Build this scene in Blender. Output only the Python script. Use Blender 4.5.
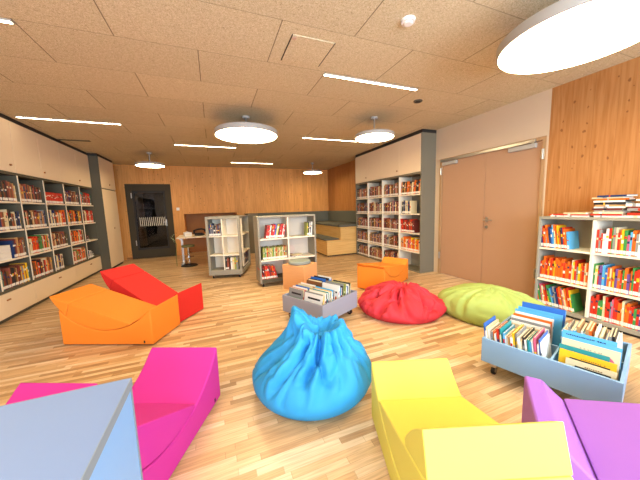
import bpy, math, random
from mathutils import Vector, Matrix, noise
PI = math.pi
S = bpy.context.scene
for o in list(bpy.data.objects): bpy.data.objects.remove(o)
COL = S.collection

# ------------------------------------------------------------------ camera
F_PX, YAW, PITCH, ROLL, EYE = 267.6, .3736, .1188, -.0305, 1.35
fwd = Vector((math.sin(YAW)*math.cos(PITCH), math.cos(YAW)*math.cos(PITCH), -math.sin(PITCH)))
rt = Vector((math.cos(YAW), -math.sin(YAW), 0)); up = rt.cross(fwd)
rx = rt*math.cos(ROLL)+up*math.sin(ROLL); ux = -rt*math.sin(ROLL)+up*math.cos(ROLL)
cam = bpy.data.objects.new('camera', bpy.data.cameras.new('camera')); COL.objects.link(cam)
M = Matrix((rx, ux, -fwd)).transposed().to_4x4(); M.translation = Vector((0, 0, EYE))
cam.matrix_world = M
cam.data.sensor_width = 36; cam.data.lens = F_PX/640*36; cam.data.clip_start = .03
S.camera = cam

# ------------------------------------------------------------------ world, daylight, exposure
wd = bpy.data.worlds.new('world'); S.world = wd; wd.use_nodes = True
bg = wd.node_tree.nodes['Background']; bg.inputs[0].default_value = (.72, .86, 1, 1); bg.inputs[1].default_value = 1.5
S.view_settings.view_transform = 'Standard'; S.view_settings.look = 'None'
S.view_settings.exposure = 0.74; S.view_settings.gamma = 1; S.view_settings.use_curve_mapping = False
def area(name, loc, rot, sx, sy, watts, col):
    l = bpy.data.lights.new(name, 'AREA'); l.shape = 'RECTANGLE'; l.size = sx; l.size_y = sy; l.energy = watts; l.color = col
    o = bpy.data.objects.new(name, l); COL.objects.link(o); o.location = loc; o.rotation_euler = rot; return o
DAY = (.64, .80, 1)
area('daylight_window_1', (-.9, -2.02, 1.55), (PI/2, 0, 0), 2.0, 1.9, 150, DAY)
area('daylight_window_2', (2.1, -2.02, 1.55), (PI/2, 0, 0), 2.4, 1.9, 190, DAY)
EM_DISC, EM_LINE = 16.0, 15.0
WARM = (1, .80, .46)

XL, XR, YB, ZC, XWL, YF = -2.578, 4.073, 9.40, 2.759, -2.93, -1.9

# ------------------------------------------------------------------ materials
MATS = {}
def nt(m): m.use_nodes = True; return m.node_tree, m.node_tree.nodes['Principled BSDF']
def srgb(h):
    h = h.lstrip('#'); v = [int(h[i:i+2], 16)/255 for i in (0, 2, 4)]
    return tuple((c/12.92 if c <= .04045 else ((c+.055)/1.055)**2.4) for c in v)+(1,)
def mat(name, col, rough=.6, var=.06, scale=8, bump=0, bscale=200, metal=0, spec=.3, stretch=(1, 1, 1)):
    if name in MATS: return MATS[name]
    m = bpy.data.materials.new(name); t, b = nt(m); L = t.links
    c = srgb(col) if isinstance(col, str) else col
    b.inputs['Roughness'].default_value = rough; b.inputs['Metallic'].default_value = metal
    b.inputs['Specular IOR Level'].default_value = spec
    tc = t.nodes.new('ShaderNodeTexCoord'); mp = t.nodes.new('ShaderNodeMapping'); mp.inputs['Scale'].default_value = stretch
    L.new(tc.outputs['Object'], mp.inputs[0])
    n = t.nodes.new('ShaderNodeTexNoise'); n.inputs['Scale'].default_value = scale; n.inputs['Detail'].default_value = 4
    L.new(mp.outputs[0], n.inputs[0])
    r = t.nodes.new('ShaderNodeMixRGB'); r.inputs[1].default_value = tuple(x*(1-var) for x in c[:3])+(1,)
    r.inputs[2].default_value = tuple(min(1, x*(1+var)) for x in c[:3])+(1,)
    L.new(n.outputs[0], r.inputs[0]); L.new(r.outputs[0], b.inputs['Base Color'])
    if bump:
        n2 = t.nodes.new('ShaderNodeTexNoise'); n2.inputs['Scale'].default_value = bscale; L.new(mp.outputs[0], n2.inputs[0])
        bp = t.nodes.new('ShaderNodeBump'); bp.inputs['Strength'].default_value = bump; bp.inputs['Distance'].default_value = .002
        L.new(n2.outputs[0], bp.inputs['Height']); L.new(bp.outputs[0], b.inputs['Normal'])
    MATS[name] = m; return m
def emis(name, col, st):
    m = bpy.data.materials.new(name); t, b = nt(m)
    n = t.nodes.new('ShaderNodeTexNoise'); n.inputs['Scale'].default_value = 3
    b.inputs['Base Color'].default_value = (.9, .9, .88, 1)
    b.inputs['Emission Color'].default_value = col+(1,); b.inputs['Emission Strength'].default_value = st
    MATS[name] = m; return m
def math_node(t, op, a=None, b=None):
    n = t.nodes.new('ShaderNodeMath'); n.operation = op
    for i, v in enumerate((a, b)):
        if v is None: continue
        if isinstance(v, (int, float)): n.inputs[i].default_value = v
        else: t.links.new(v, n.inputs[i])
    return n.outputs[0]
def ramp(t, fac, stops):
    r = t.nodes.new('ShaderNodeValToRGB'); e = r.color_ramp.elements
    e[0].position, e[0].color = stops[0]; e[1].position, e[1].color = stops[-1]
    for p, c in stops[1:-1]:
        x = e.new(p); x.color = c
    t.links.new(fac, r.inputs[0]); return r.outputs[0]

def m_floor():
    m = bpy.data.materials.new('oak_strip_parquet'); t, b = nt(m); L = t.links
    tc = t.nodes.new('ShaderNodeTexCoord'); sp = t.nodes.new('ShaderNodeSeparateXYZ'); L.new(tc.outputs['Object'], sp.inputs[0])
    X, Y = sp.outputs[0], sp.outputs[1]
    w = .042
    row = math_node(t, 'FLOOR', math_node(t, 'DIVIDE', Y, w))
    wn = t.nodes.new('ShaderNodeTexWhiteNoise'); wn.noise_dimensions = '1D'; L.new(row, wn.inputs['W'])
    xs = math_node(t, 'ADD', math_node(t, 'DIVIDE', X, .48), math_node(t, 'MULTIPLY', wn.outputs[0], 7.3))
    cell = math_node(t, 'FLOOR', xs)
    cb = t.nodes.new('ShaderNodeCombineXYZ'); L.new(row, cb.inputs[0]); L.new(cell, cb.inputs[1])
    w2 = t.nodes.new('ShaderNodeTexWhiteNoise'); w2.noise_dimensions = '2D'; L.new(cb.outputs[0], w2.inputs[0])
    c1 = ramp(t, w2.outputs[0], [(0, srgb('#ab8860')), (.22, srgb('#c8a378')), (.55, srgb('#d5b285')), (.8, srgb('#dfc097')), (1, srgb('#e7d0ae'))])
    mp = t.nodes.new('ShaderNodeMapping'); mp.inputs['Scale'].default_value = (2.5, 45, 1); L.new(tc.outputs['Object'], mp.inputs[0])
    n = t.nodes.new('ShaderNodeTexNoise'); n.inputs['Scale'].default_value = 2; n.inputs['Detail'].default_value = 5; L.new(mp.outputs[0], n.inputs[0])
    g = ramp(t, n.outputs[0], [(.3, (.78, .74, .7, 1)), (.65, (1.06, 1.04, 1.02, 1))])
    mx = t.nodes.new('ShaderNodeMixRGB'); mx.blend_type = 'MULTIPLY'; mx.inputs[0].default_value = 1; L.new(c1, mx.inputs[1]); L.new(g, mx.inputs[2])
    fy = math_node(t, 'FRACT', math_node(t, 'DIVIDE', Y, w)); fx = math_node(t, 'FRACT', xs)
    line = math_node(t, 'MAXIMUM', math_node(t, 'LESS_THAN', fy, .045), math_node(t, 'LESS_THAN', fx, .006))
    m2 = t.nodes.new('ShaderNodeMixRGB'); m2.blend_type = 'MULTIPLY'; L.new(math_node(t, 'MULTIPLY', line, .45), m2.inputs[0]); L.new(mx.outputs[0], m2.inputs[1]); m2.inputs[2].default_value = (.35, .25, .17, 1)
    L.new(m2.outputs[0], b.inputs['Base Color']); b.inputs['Roughness'].default_value = .36; b.inputs['Specular IOR Level'].default_value = .4
    return m
def m_ceiling():
    m = bpy.data.materials.new('wood_wool_panels'); t, b = nt(m); L = t.links
    tc = t.nodes.new('ShaderNodeTexCoord'); sp = t.nodes.new('ShaderNodeSeparateXYZ'); L.new(tc.outputs['Object'], sp.inputs[0])
    yy = math_node(t, 'DIVIDE', math_node(t, 'SUBTRACT', sp.outputs[1], 2.12-12.2), .61)
    row = math_node(t, 'FLOOR', yy); odd = math_node(t, 'MODULO', row, 2)
    xx = math_node(t, 'DIVIDE', math_node(t, 'ADD', math_node(t, 'SUBTRACT', sp.outputs[0], .58-12.2), math_node(t, 'MULTIPLY', odd, .61)), 1.22)
    fy = math_node(t, 'FRACT', yy); fx = math_node(t, 'FRACT', xx)
    ly = math_node(t, 'LESS_THAN', fy, .012); lx = math_node(t, 'LESS_THAN', fx, .007)
    line = math_node(t, 'MAXIMUM', math_node(t, 'MULTIPLY', ly, .55), lx)
    n = t.nodes.new('ShaderNodeTexNoise'); n.inputs['Scale'].default_value = 95; n.inputs['Detail'].default_value = 3; n.inputs['Distortion'].default_value = 2; L.new(tc.outputs['Object'], n.inputs[0])
    c = ramp(t, n.outputs[0], [(.32, srgb('#aa9674')), (.5, srgb('#d3c19c')), (.68, srgb('#e8dabc'))])
    cb = t.nodes.new('ShaderNodeCombineXYZ'); L.new(row, cb.inputs[0]); L.new(math_node(t, 'FLOOR', xx), cb.inputs[1])
    w2 = t.nodes.new('ShaderNodeTexWhiteNoise'); w2.noise_dimensions = '2D'; L.new(cb.outputs[0], w2.inputs[0])
    v = ramp(t, w2.outputs[0], [(0, (.93, .93, .93, 1)), (1, (1, 1, 1, 1))])
    mx = t.nodes.new('ShaderNodeMixRGB'); mx.blend_type = 'MULTIPLY'; mx.inputs[0].default_value = 1; L.new(c, mx.inputs[1]); L.new(v, mx.inputs[2])
    m2 = t.nodes.new('ShaderNodeMixRGB'); L.new(math_node(t, 'MULTIPLY', line, .7), m2.inputs[0]); L.new(mx.outputs[0], m2.inputs[1]); m2.inputs[2].default_value = srgb('#4a3320')
    L.new(m2.outputs[0], b.inputs['Base Color']); b.inputs['Roughness'].default_value = .9; b.inputs['Specular IOR Level'].default_value = .1
    bp = t.nodes.new('ShaderNodeBump'); bp.inputs['Strength'].default_value = .5; bp.inputs['Distance'].default_value = .004; L.new(n.outputs[0], bp.inputs['Height']); L.new(bp.outputs[0], b.inputs['Normal'])
    return m
def m_pine(name, light, dark, axis, board=.17, knots=1.0):
    """vertical boards of knotty spruce; axis = 0 runs along x, 1 along y, 2 = horizontal boards"""
    m = bpy.data.materials.new(name); t, b = nt(m); L = t.links
    tc = t.nodes.new('ShaderNodeTexCoord'); sp = t.nodes.new('ShaderNodeSeparateXYZ'); L.new(tc.outputs['Object'], sp.inputs[0])
    U = sp.outputs[axis if axis < 2 else 2]; V = sp.outputs[2] if axis < 2 else math_node(t, 'ADD', sp.outputs[0], sp.outputs[1])
    ub = math_node(t, 'DIVIDE', U, board); cell = math_node(t, 'FLOOR', ub)
    wn = t.nodes.new('ShaderNodeTexWhiteNoise'); wn.noise_dimensions = '1D'; L.new(cell, wn.inputs['W'])
    cb = t.nodes.new('ShaderNodeCombineXYZ'); L.new(math_node(t, 'MULTIPLY', U, 22), cb.inputs[0])
    L.new(math_node(t, 'ADD', math_node(t, 'MULTIPLY', V, 1.1), math_node(t, 'MULTIPLY', wn.outputs[0], 30)), cb.inputs[1])
    n = t.nodes.new('ShaderNodeTexNoise'); n.inputs['Scale'].default_value = 1.6; n.inputs['Detail'].default_value = 4; n.inputs['Distortion'].default_value = .6; L.new(cb.outputs[0], n.inputs[0])
    c = ramp(t, n.outputs[0], [(.3, srgb(dark)), (.62, srgb(light))])
    v = ramp(t, wn.outputs[0], [(0, (.86, .84, .8, 1)), (1, (1.0, 1.0, 1.0, 1))])
    mx = t.nodes.new('ShaderNodeMixRGB'); mx.blend_type = 'MULTIPLY'; mx.inputs[0].default_value = 1; L.new(c, mx.inputs[1]); L.new(v, mx.inputs[2])
    c2 = t.nodes.new('ShaderNodeCombineXYZ'); L.new(math_node(t, 'MULTIPLY', U, 9), c2.inputs[0]); L.new(math_node(t, 'ADD', math_node(t, 'MULTIPLY', V, 6.5), math_node(t, 'MULTIPLY', wn.outputs[0], 9)), c2.inputs[1])
    vo = t.nodes.new('ShaderNodeTexVoronoi'); vo.voronoi_dimensions = '2D'; vo.inputs['Scale'].default_value = 1.0; dn = t.nodes.new('ShaderNodeTexNoise'); dn.inputs['Scale'].default_value = 3.5; L.new(c2.outputs[0], dn.inputs[0]); dv = t.nodes.new('ShaderNodeVectorMath'); dv.operation = 'MULTIPLY_ADD'; L.new(dn.outputs['Color'], dv.inputs[0]); dv.inputs[1].default_value = (.28, .28, .28); L.new(c2.outputs[0], dv.inputs[2]); L.new(dv.outputs[0], vo.inputs['Vector'])
    sc = t.nodes.new('ShaderNodeSeparateColor'); L.new(vo.outputs['Color'], sc.inputs[0])
    rad = math_node(t, 'MULTIPLY', math_node(t, 'MAXIMUM', math_node(t, 'SUBTRACT', sc.outputs[0], .45), 0), .17*knots)
    k = math_node(t, 'LESS_THAN', vo.outputs['Distance'], rad)
    edge = math_node(t, 'LESS_THAN', math_node(t, 'FRACT', ub), .02)
    m2 = t.nodes.new('ShaderNodeMixRGB'); L.new(math_node(t, 'MAXIMUM', math_node(t, 'MULTIPLY', k, .62), math_node(t, 'MULTIPLY', edge, .3)), m2.inputs[0]); L.new(mx.outputs[0], m2.inputs[1]); m2.inputs[2].default_value = srgb('#6b3a1a')
    L.new(m2.outputs[0], b.inputs['Base Color']); b.inputs['Roughness'].default_value = .55; b.inputs['Specular IOR Level'].default_value = .25
    return m
def m_glass(name, tint=(.9, .95, .95), rough=.02, tr=.85):
    m = bpy.data.materials.new(name); m.use_nodes = True; t = m.node_tree; t.nodes.clear()
    o = t.nodes.new('ShaderNodeOutputMaterial'); mx = t.nodes.new('ShaderNodeMixShader'); g = t.nodes.new('ShaderNodeBsdfGlossy'); r = t.nodes.new('ShaderNodeBsdfTransparent')
    g.inputs['Roughness'].default_value = rough; r.inputs[0].default_value = tint+(1,); mx.inputs[0].default_value = 1-tr
    t.links.new(r.outputs[0], mx.inputs[1]); t.links.new(g.outputs[0], mx.inputs[2]); t.links.new(mx.outputs[0], o.inputs[0]); return m

M_FLOOR, M_CEIL = m_floor(), m_ceiling()
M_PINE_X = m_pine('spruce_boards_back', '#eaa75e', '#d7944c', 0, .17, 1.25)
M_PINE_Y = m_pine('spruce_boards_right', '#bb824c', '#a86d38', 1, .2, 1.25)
M_PLY = m_pine('spruce_bench', '#f0c47c', '#e2b066', 2, .4, .35)
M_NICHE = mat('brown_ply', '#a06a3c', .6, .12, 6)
M_PAINT = mat('beige_paint', '#ceb698', .7, .02)
M_DOOR = mat('beige_door_laminate', '#b0896a', .5, .02)
M_DFRAME = mat('beige_door_frame', '#aa865f', .45, .03)
M_CREAM = mat('cream_laminate', '#ead3b2', .45, .02)
M_SHELF = mat('cream_shelf', '#ebdfc8', .45, .02)
M_GREY = mat('grey_laminate', '#78715f', .6, .02, spec=.15)
M_DGREY = mat('dark_grey_laminate', '#5b5647', .6, .03, spec=.15)
M_LGREY = mat('pale_grey_laminate', '#969081', .6, .02, spec=.15)
M_DARK = mat('dark_shadow_trim', '#2e2a26', .6, .05)
M_DOORDK = mat('anthracite_frame', '#4a4234', .75, .03, spec=.1)
M_STEEL = mat('brushed_steel', '#b5b0a8', .3, .04, metal=.9)
M_BLACK = mat('black_rubber', '#1a1a1a', .6, .05)
M_CHROME = mat('chrome', '#c9c9c9', .15, .02, metal=1)
M_WHITE = mat('white_plastic', '#ece8e0', .4, .02)
M_BLUEG = mat('blue_grey_laminate', '#7386ad', .4, .02)
M_BLUES = mat('pale_blue_laminate', '#7ba6d8', .4, .02)
M_CRATEA = mat('lavender_grey_laminate', '#92939f', .45, .02)
M_CRATEB = mat('sky_blue_laminate', '#83a6c4', .42, .02)
M_CUSH = mat('grey_felt', '#63645a', .9, .08, 30, .4, 400)
M_CUSHL = mat('light_grey_felt', '#8d948c', .9, .08, 30, .4, 400)
M_DISC = emis('disc_diffuser', WARM, EM_DISC); M_LINE = emis('line_diffuser', (1, .82, .54), EM_LINE)
M_RIM = mat('white_metal_rim', '#aaa49a', .4, .02)

# ------------------------------------------------------------------ mesh helpers
class MB:
    def __init__(s): s.v, s.f, s.m, s.mats = [], [], [], []
    def mi(s, m):
        if m not in s.mats: s.mats.append(m)
        return s.mats.index(m)
    def box(s, x0, x1, y0, y1, z0, z1, m, X=None):
        i = len(s.v); k = s.mi(m)
        P = [(x, y, z) for z in (z0, z1) for x, y in ((x0, y0), (x1, y0), (x1, y1), (x0, y1))]
        s.v += [tuple(X @ Vector(p)) for p in P] if X else P
        s.f += [(i, i+3, i+2, i+1), (i+4, i+5, i+6, i+7), (i, i+1, i+5, i+4), (i+1, i+2, i+6, i+5), (i+2, i+3, i+7, i+6), (i+3, i, i+4, i+7)]
        s.m += [k]*6; return s
    def prism(s, pts, a, b, m, axis='y', X=None):
        """pts are (u,w); axis y -> (u, a..b, w); z -> (u, w, a..b); x -> (a..b, u, w)"""
        i = len(s.v); n = len(pts); k = s.mi(m)
        area2 = sum(pts[j][0]*pts[(j+1) % n][1]-pts[(j+1) % n][0]*pts[j][1] for j in range(n))
        if area2 < 0: pts = pts[::-1]
        f = {'y': lambda u, w, t: (u, t, w), 'z': lambda u, w, t: (u, w, t), 'x': lambda u, w, t: (t, u, w)}[axis]
        P = [f(u, w, t) for t in (a, b) for u, w in pts]
        s.v += [tuple(X @ Vector(p)) for p in P] if X else P
        lo, hi = tuple(range(i, i+n)), tuple(range(i+n, i+2*n))
        fl = axis == 'y'
        def add(face): s.f.append(face[::-1] if fl else face); s.m.append(k)
        add(lo[::-1]); add(hi)
        for j in range(n): add((i+j, i+(j+1) % n, i+n+(j+1) % n, i+n+j))
        return s
    def cyl(s, c, r, h, m, n=24, axis='z', r2=None, X=None):
        r2 = r if r2 is None else r2; i = len(s.v); k = s.mi(m); P = []
        for t, rr in ((0, r), (h, r2)):
            for j in range(n):
                a = 2*PI*j/n; u, w = rr*math.cos(a), rr*math.sin(a)
                P.append({'z': (c[0]+u, c[1]+w, c[2]+t), 'y': (c[0]+u, c[1]+t, c[2]-w), 'x': (c[0]+t, c[1]+u, c[2]+w)}[axis])
        s.v += [tuple(X @ Vector(p)) for p in P] if X else P
        s.f.append(tuple(range(i, i+n))[::-1]); s.f.append(tuple(range(i+n, i+2*n))); s.m += [k, k]
        for j in range(n): s.f.append((i+j, i+(j+1) % n, i+n+(j+1) % n, i+n+j)); s.m.append(k)
        return s
    def tube(s, pts, r, m, n=8):
        for a, b in zip(pts, pts[1:]):
            a, b = Vector(a), Vector(b); d = b-a
            X = Matrix.Translation(a) @ d.to_track_quat('Z', 'Y').to_matrix().to_4x4()
            s.cyl((0, 0, -r*.3), r, d.length+r*.6, m, n, X=X)
        return s
    def mesh(s, name):
        me = bpy.data.meshes.new(name); me.from_pydata(s.v, [], s.f)
        for m in s.mats: me.materials.append(m)
        me.polygons.foreach_set('material_index', s.m); me.update(); return me
    def build(s, name, parent=None, loc=(0, 0, 0), rz=0, bevel=0, seg=2, smooth=False):
        o = bpy.data.objects.new(name, s.mesh(name)); COL.objects.link(o)
        o.location = loc; o.rotation_euler = (0, 0, rz)
        if parent: o.parent = parent
        if bevel:
            b = o.modifiers.new('bevel', 'BEVEL'); b.width = bevel; b.segments = seg; b.limit_method = 'ANGLE'; b.angle_limit = math.radians(40)
        if smooth:
            o.data.polygons.foreach_set('use_smooth', [True]*len(o.data.polygons)); o.data.set_sharp_from_angle(angle=math.radians(38))
        return o
def tag(o, label, cat, group=None):
    o['label'] = label; o['category'] = cat
    if group: o['group'] = group
    return o
def thing(name, label, cat, loc=(0, 0, 0), rz=0, group=None):
    o = bpy.data.objects.new(name, None); COL.objects.link(o); o.location = loc; o.rotation_euler = (0, 0, rz); o.empty_display_size = .1
    return tag(o, label, cat, group)
def struct(mb, name, parent=None, **k):
    o = mb.build(name, parent, **k)
    if not parent: o['kind'] = 'structure'
    return o
def copy_tree(o, parent=None):
    c = o.copy(); COL.objects.link(c); c.parent = parent
    for ch in list(o.children): copy_tree(ch, c)
    return c

# ------------------------------------------------------------------ room shell
struct(MB().box(XWL-.1, XR+.1, YF-.1, YB+2.6, -.1, 0, M_FLOOR), 'floor')
struct(MB().box(XWL-.1, XR+.1, YF-.1, YB+2.6, ZC, ZC+.1, M_CEIL), 'ceiling')
struct(MB().box(XWL-.1, XWL, YF-.1, YB+.1, 0, ZC, M_PAINT), 'wall_left')
# back wall: opening for the glazed door, recess for the desk niche
DX0, DX1, DZ = -2.335, -1.17, 2.21
NX0, NX1, NZ = -.863, .72, 1.29
w = MB()
w.box(XWL, DX0, YB, YB+.12, 0, ZC, M_PINE_X).box(DX0, DX1, YB, YB+.12, DZ, ZC, M_PINE_X).box(DX1, NX0, YB, YB+.12, 0, ZC, M_PINE_X)
w.box(NX0, NX1, YB, YB+.12, NZ, ZC, M_PINE_X).box(NX1, XR+.1, YB, YB+.12, 0, ZC, M_PINE_X)
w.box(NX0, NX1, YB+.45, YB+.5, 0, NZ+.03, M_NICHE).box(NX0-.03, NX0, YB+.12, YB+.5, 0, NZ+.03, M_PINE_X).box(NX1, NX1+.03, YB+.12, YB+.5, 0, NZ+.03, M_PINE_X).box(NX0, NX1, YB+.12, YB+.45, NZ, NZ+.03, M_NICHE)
struct(w, 'wall_back')
D0, D1, DH = 2.245, 4.0, 2.19
w = MB()
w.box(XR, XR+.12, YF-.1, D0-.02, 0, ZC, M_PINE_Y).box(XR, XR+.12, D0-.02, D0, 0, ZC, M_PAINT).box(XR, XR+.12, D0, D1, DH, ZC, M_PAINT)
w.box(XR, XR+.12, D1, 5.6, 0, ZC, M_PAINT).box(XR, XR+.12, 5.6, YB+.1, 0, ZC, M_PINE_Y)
struct(w, 'wall_right')
w = MB(); wz0, wz1 = .6, 2.5
wins = [(-1.9, .1), (.9, 3.3)]
xs = [XWL-.1]+[v for a in wins for v in a]+[XR+.1]
for i in range(0, len(xs), 2): w.box(xs[i], xs[i+1], YF-.1, YF, 0, ZC, M_PAINT)
for a, b in wins: w.box(a, b, YF-.1, YF, 0, wz0, M_PAINT).box(a, b, YF-.1, YF, wz1, ZC, M_PAINT)
struct(w, 'wall_front')
M_WGLASS = m_glass('window_glass', (1, 1, 1), .02, .95)
for i, (a, b) in enumerate(wins):
    r = MB(); c = (a+b)/2
    for x0, x1 in ((a, a+.06), (c-.03, c+.03), (b-.06, b)): r.box(x0, x1, YF-.08, YF-.03, wz0, wz1, M_DOORDK)
    for z0, z1 in ((wz0, wz0+.06), (wz1-.06, wz1)): r.box(a+.06, b-.06, YF-.079, YF-.031, z0, z1, M_DOORDK)
    o = struct(r, 'window_%d' % (i+1)); MB().box(a+.06, b-.06, YF-.058, YF-.052, wz0+.06, wz1-.06, M_WGLASS).build('pane', o)
# stairwell beyond the glazed door
w = MB()
w.box(DX0-.6, DX1+.9, YB+2.4, YB+2.5, 0, ZC, M_DGREY).box(DX0-.7, DX0-.6, YB+.12, YB+2.5, 0, ZC, M_DGREY).box(DX1+.9, DX1+1.0, YB+.5, YB+2.5, 0, ZC, M_DGREY)
struct(w, 'wall_corridor')
struct(MB().box(-2.16, -1.97, YB+.2, YB+.26, .36, 2.0, M_WHITE), 'trim_1')
struct(MB().box(XL+.1, DX0, YB-.012, YB, 0, .06, M_NICHE), 'baseboard_back')

# ------------------------------------------------------------------ door 1: dark glazed door in the back wall
w = MB(); f = .16
w.box(DX0, DX0+f, YB-.03, YB+.06, 0, DZ, M_DOORDK).box(DX1-f, DX1, YB-.03, YB+.06, 0, DZ, M_DOORDK)
w.box(DX0+f, DX1-f, YB-.03, YB+.06, DZ-f-.03, DZ, M_DOORDK).box(DX0+f, DX1-f, YB-.03, YB+.06, 0, .26, M_DOORDK)
dr = struct(w, 'door_1', bevel=.004)
w = MB(); g0, g1, h0, h1 = DX0+f, DX1-f, .26, DZ-f-.03
for a, b, c, d in ((g0, g0+.05, h0, h1), (g1-.05, g1, h0, h1), (g0+.05, g1-.05, h0, h0+.06), (g0+.05, g1-.05, h1-.06, h1)): w.box(a, b, YB-.02, YB+.05, c, d, M_DARK)
w.build('leaf_frame', dr)
M_DKGLASS = m_glass('dark_door_glass', (.38, .32, .23), .03, .97)
pn = MB().box(g0+.05, g1-.05, YB+.01, YB+.018, h0+.06, h1-.06, M_DKGLASS).build('pane', dr)
w = MB()
for k in range(14):
    x = g0+.12+k*.05
    w.prism([(x+.004, .97), (x+.018, .97), (x+.010, 1.23), (x-.002, 1.23)], YB+.004, YB+.009, M_SHELF, 'y')
w.build('stripe_decal', pn)
MB().box(g1-.035, g1-.015, YB-.06, YB-.02, .95, 1.15, M_STEEL).box(g1-.12, g1-.015, YB-.07, YB-.055, 1.06, 1.08, M_STEEL).build('door_handle', dr)
MB().box(g0-.03, g0-.01, YB-.045, YB-.03, 1.8, 1.95, M_STEEL).box(g0-.03, g0-.01, YB-.045, YB-.03, .4, .55, M_STEEL).build('hinge', dr)
tag(MB().box(-1.06, -.975, YB-.012, YB, 1.41, 1.495, M_WHITE).box(-1.04, -.995, YB-.017, YB-.012, 1.43, 1.475, M_WHITE).build('light_switch', bevel=.003), 'small white switch on the wooden back wall right of the dark glass door', 'switch')

# ------------------------------------------------------------------ door 2: beige double door in the right wall
w = MB(); t_ = .045
w.box(XR-.015, XR+.1, D0, D0+t_, 0, DH, M_DFRAME).box(XR-.015, XR+.1, D1-t_, D1, 0, DH, M_DFRAME).box(XR-.015, XR+.1, D0+t_, D1-t_, DH-t_, DH, M_DFRAME)
d2 = struct(w, 'door_2', bevel=.003)
mid = 3.09
for a, b in ((D0+t_+.004, mid-.003), (mid+.003, D1-t_-.004)):
    lf = MB().box(XR+.012, XR+.06, a, b, .008, DH-t_-.005, M_DOOR).build('door_leaf', d2, bevel=.003)
hd = MB().box(XR-.0, XR+.012, 3.015, 3.05, 1.04, 1.12, M_STEEL).cyl((XR-.055, 3.03, 1.08), .009, .06, M_STEEL, 12, 'x').box(XR-.065, XR-.048, 2.905, 3.04, 1.071, 1.089, M_STEEL).build('door_handle', d2, bevel=.003)
MB().cyl((XR-.003, 3.035, .965), .024, .015, M_STEEL, 16, 'x').cyl((XR-.006, 3.035, .965), .008, .004, M_BLACK, 10, 'x').build('lock_cylinder', d2)
MB().box(XR-.03, XR-.015, D0+.12, D1-.02, DH-.055, DH-.012, M_STEEL).build('closer_rail', d2, bevel=.003)
for y0, y1 in ((2.36, 2.72), (3.62, 3.93)):
    c = MB().box(XR-.035, XR+.012, y0, y1, 2.065, 2.125, M_RIM).build('door_closer', d2, bevel=.006)
    MB().box(XR-.028, XR-.02, y0+.02, y0+.05, 2.12, 2.15, M_STEEL).build('closer_arm', c)
for y, z in ((D0+.03, 1.9), (D0+.03, .3), (D1-.03, .3), (D1-.03, 1.9)):
    MB().cyl((XR-.022, y, z), .009, .13, M_STEEL, 10).box(XR-.016, XR-.012, y-.02, y+.02, z, z+.13, M_STEEL).build('hinge', d2)

# ------------------------------------------------------------------ ceiling fittings
def disc_lamp(x, y, r, z, label):
    t = thing('disc_pendant_lamp', label, 'lamp', (x, y, z), 0, 'round disc lamps hanging from the ceiling')
    th = .075 if r > .4 else .055
    n = 72; prof = [(r-.012, 0), (r-.002, .004), (r, .012), (r, th-.008), (r-.008, th), (0, th)]
    v, f = [], []
    for i in range(n):
        a = 2*PI*i/n
        for rr, zz in prof[:-1]: v.append((rr*math.cos(a), rr*math.sin(a), zz))
    k = len(prof)-1; v.append((0, 0, th)); top = len(v)-1
    for i in range(n):
        j = (i+1) % n
        for q in range(k-1): f.append((i*k+q, j*k+q, j*k+q+1, i*k+q+1))
        f.append((i*k+k-1, j*k+k-1, top))
    mb = MB(); mb.v, mb.f, mb.m = v, f, [mb.mi(M_RIM)]*len(f)
    mb.build('housing', t, smooth=True)
    MB().cyl((0, 0, .001), r-.012, .004, M_DISC, 72).build('diffuser', t)
    MB().cyl((0, 0, th), .012, ZC-z-th-.02, M_STEEL, 12).build('stem', t)
    MB().cyl((0, 0, ZC-z-.03), .055, .03, M_RIM, 24).build('ceiling_rose', t)
disc_lamp(.559, 4.35, .465, 2.47, 'large round disc lamp hanging above the middle of the room')
disc_lamp(2.49, 3.82, .315, 2.44, 'small round disc lamp hanging in front of the tall grey bookcase')
disc_lamp(-1.307, 7.48, .305, 2.455, 'small round disc lamp hanging near the dark glass door')
disc_lamp(2.989, 8.087, .305, 2.455, 'farthest small disc lamp, above the stepped wooden bench')
disc_lamp(2.44, 1.20, .475, 2.45, 'very large glowing disc lamp at the upper right edge')
disc_lamp(-1.33, .55, .465, 2.455, 'added unseen disc lamp brightening the left foreground above the low cabinet')  # out of view, added to brighten the dark left foreground
def line_lamp(x0, y, label):
    t = thing('linear_ceiling_lamp', label, 'lamp', (x0, y, ZC-.012), 0, 'slim white line lamps set in the ceiling')
    MB().box(0, 1.235, -.02, .02, 0, .012, M_RIM).build('channel', t)
    MB().box(.008, 1.227, -.014, .014, -.002, .001, M_LINE).build('diffuser', t)
line_lamp(-2.485, 5.22, 'line lamp nearest the cream cabinets of the left bookcase')
line_lamp(1.186, 2.775, 'line lamp nearest the camera, beside the square ceiling hatch')
line_lamp(-.659, 6.46, 'line lamp left of and behind the large middle disc lamp')
line_lamp(.573, 8.40, 'farthest line lamp, close to the wooden back wall')
line_lamp(1.75, 5.25, 'line lamp ending behind the small disc lamp by the tall bookcase')
line_lamp(-2.485, 2.765, 'line lamp at the upper left edge, only its bright end showing')
sl = thing('ceiling_slot', 'thin dark slot in the ceiling above the left bookcase cabinets', 'air slot', (-2.57, 6.55, ZC-.008))
MB().box(0, .47, -.03, .03, .002, .008, M_DARK).build('slot_plate', sl); MB().box(0, .47, -.034, -.03, 0, .008, M_DGREY).box(0, .47, .03, .034, 0, .008, M_DGREY).build('edge_profile', sl)
h = thing('ceiling_hatch', 'square access hatch in the ceiling with dark side gaps', 'hatch', (.89, 2.455, ZC-.006))
MB().box(-.185, .185, -.2, .2, 0, .006, M_CEIL).build('panel', h)
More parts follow.
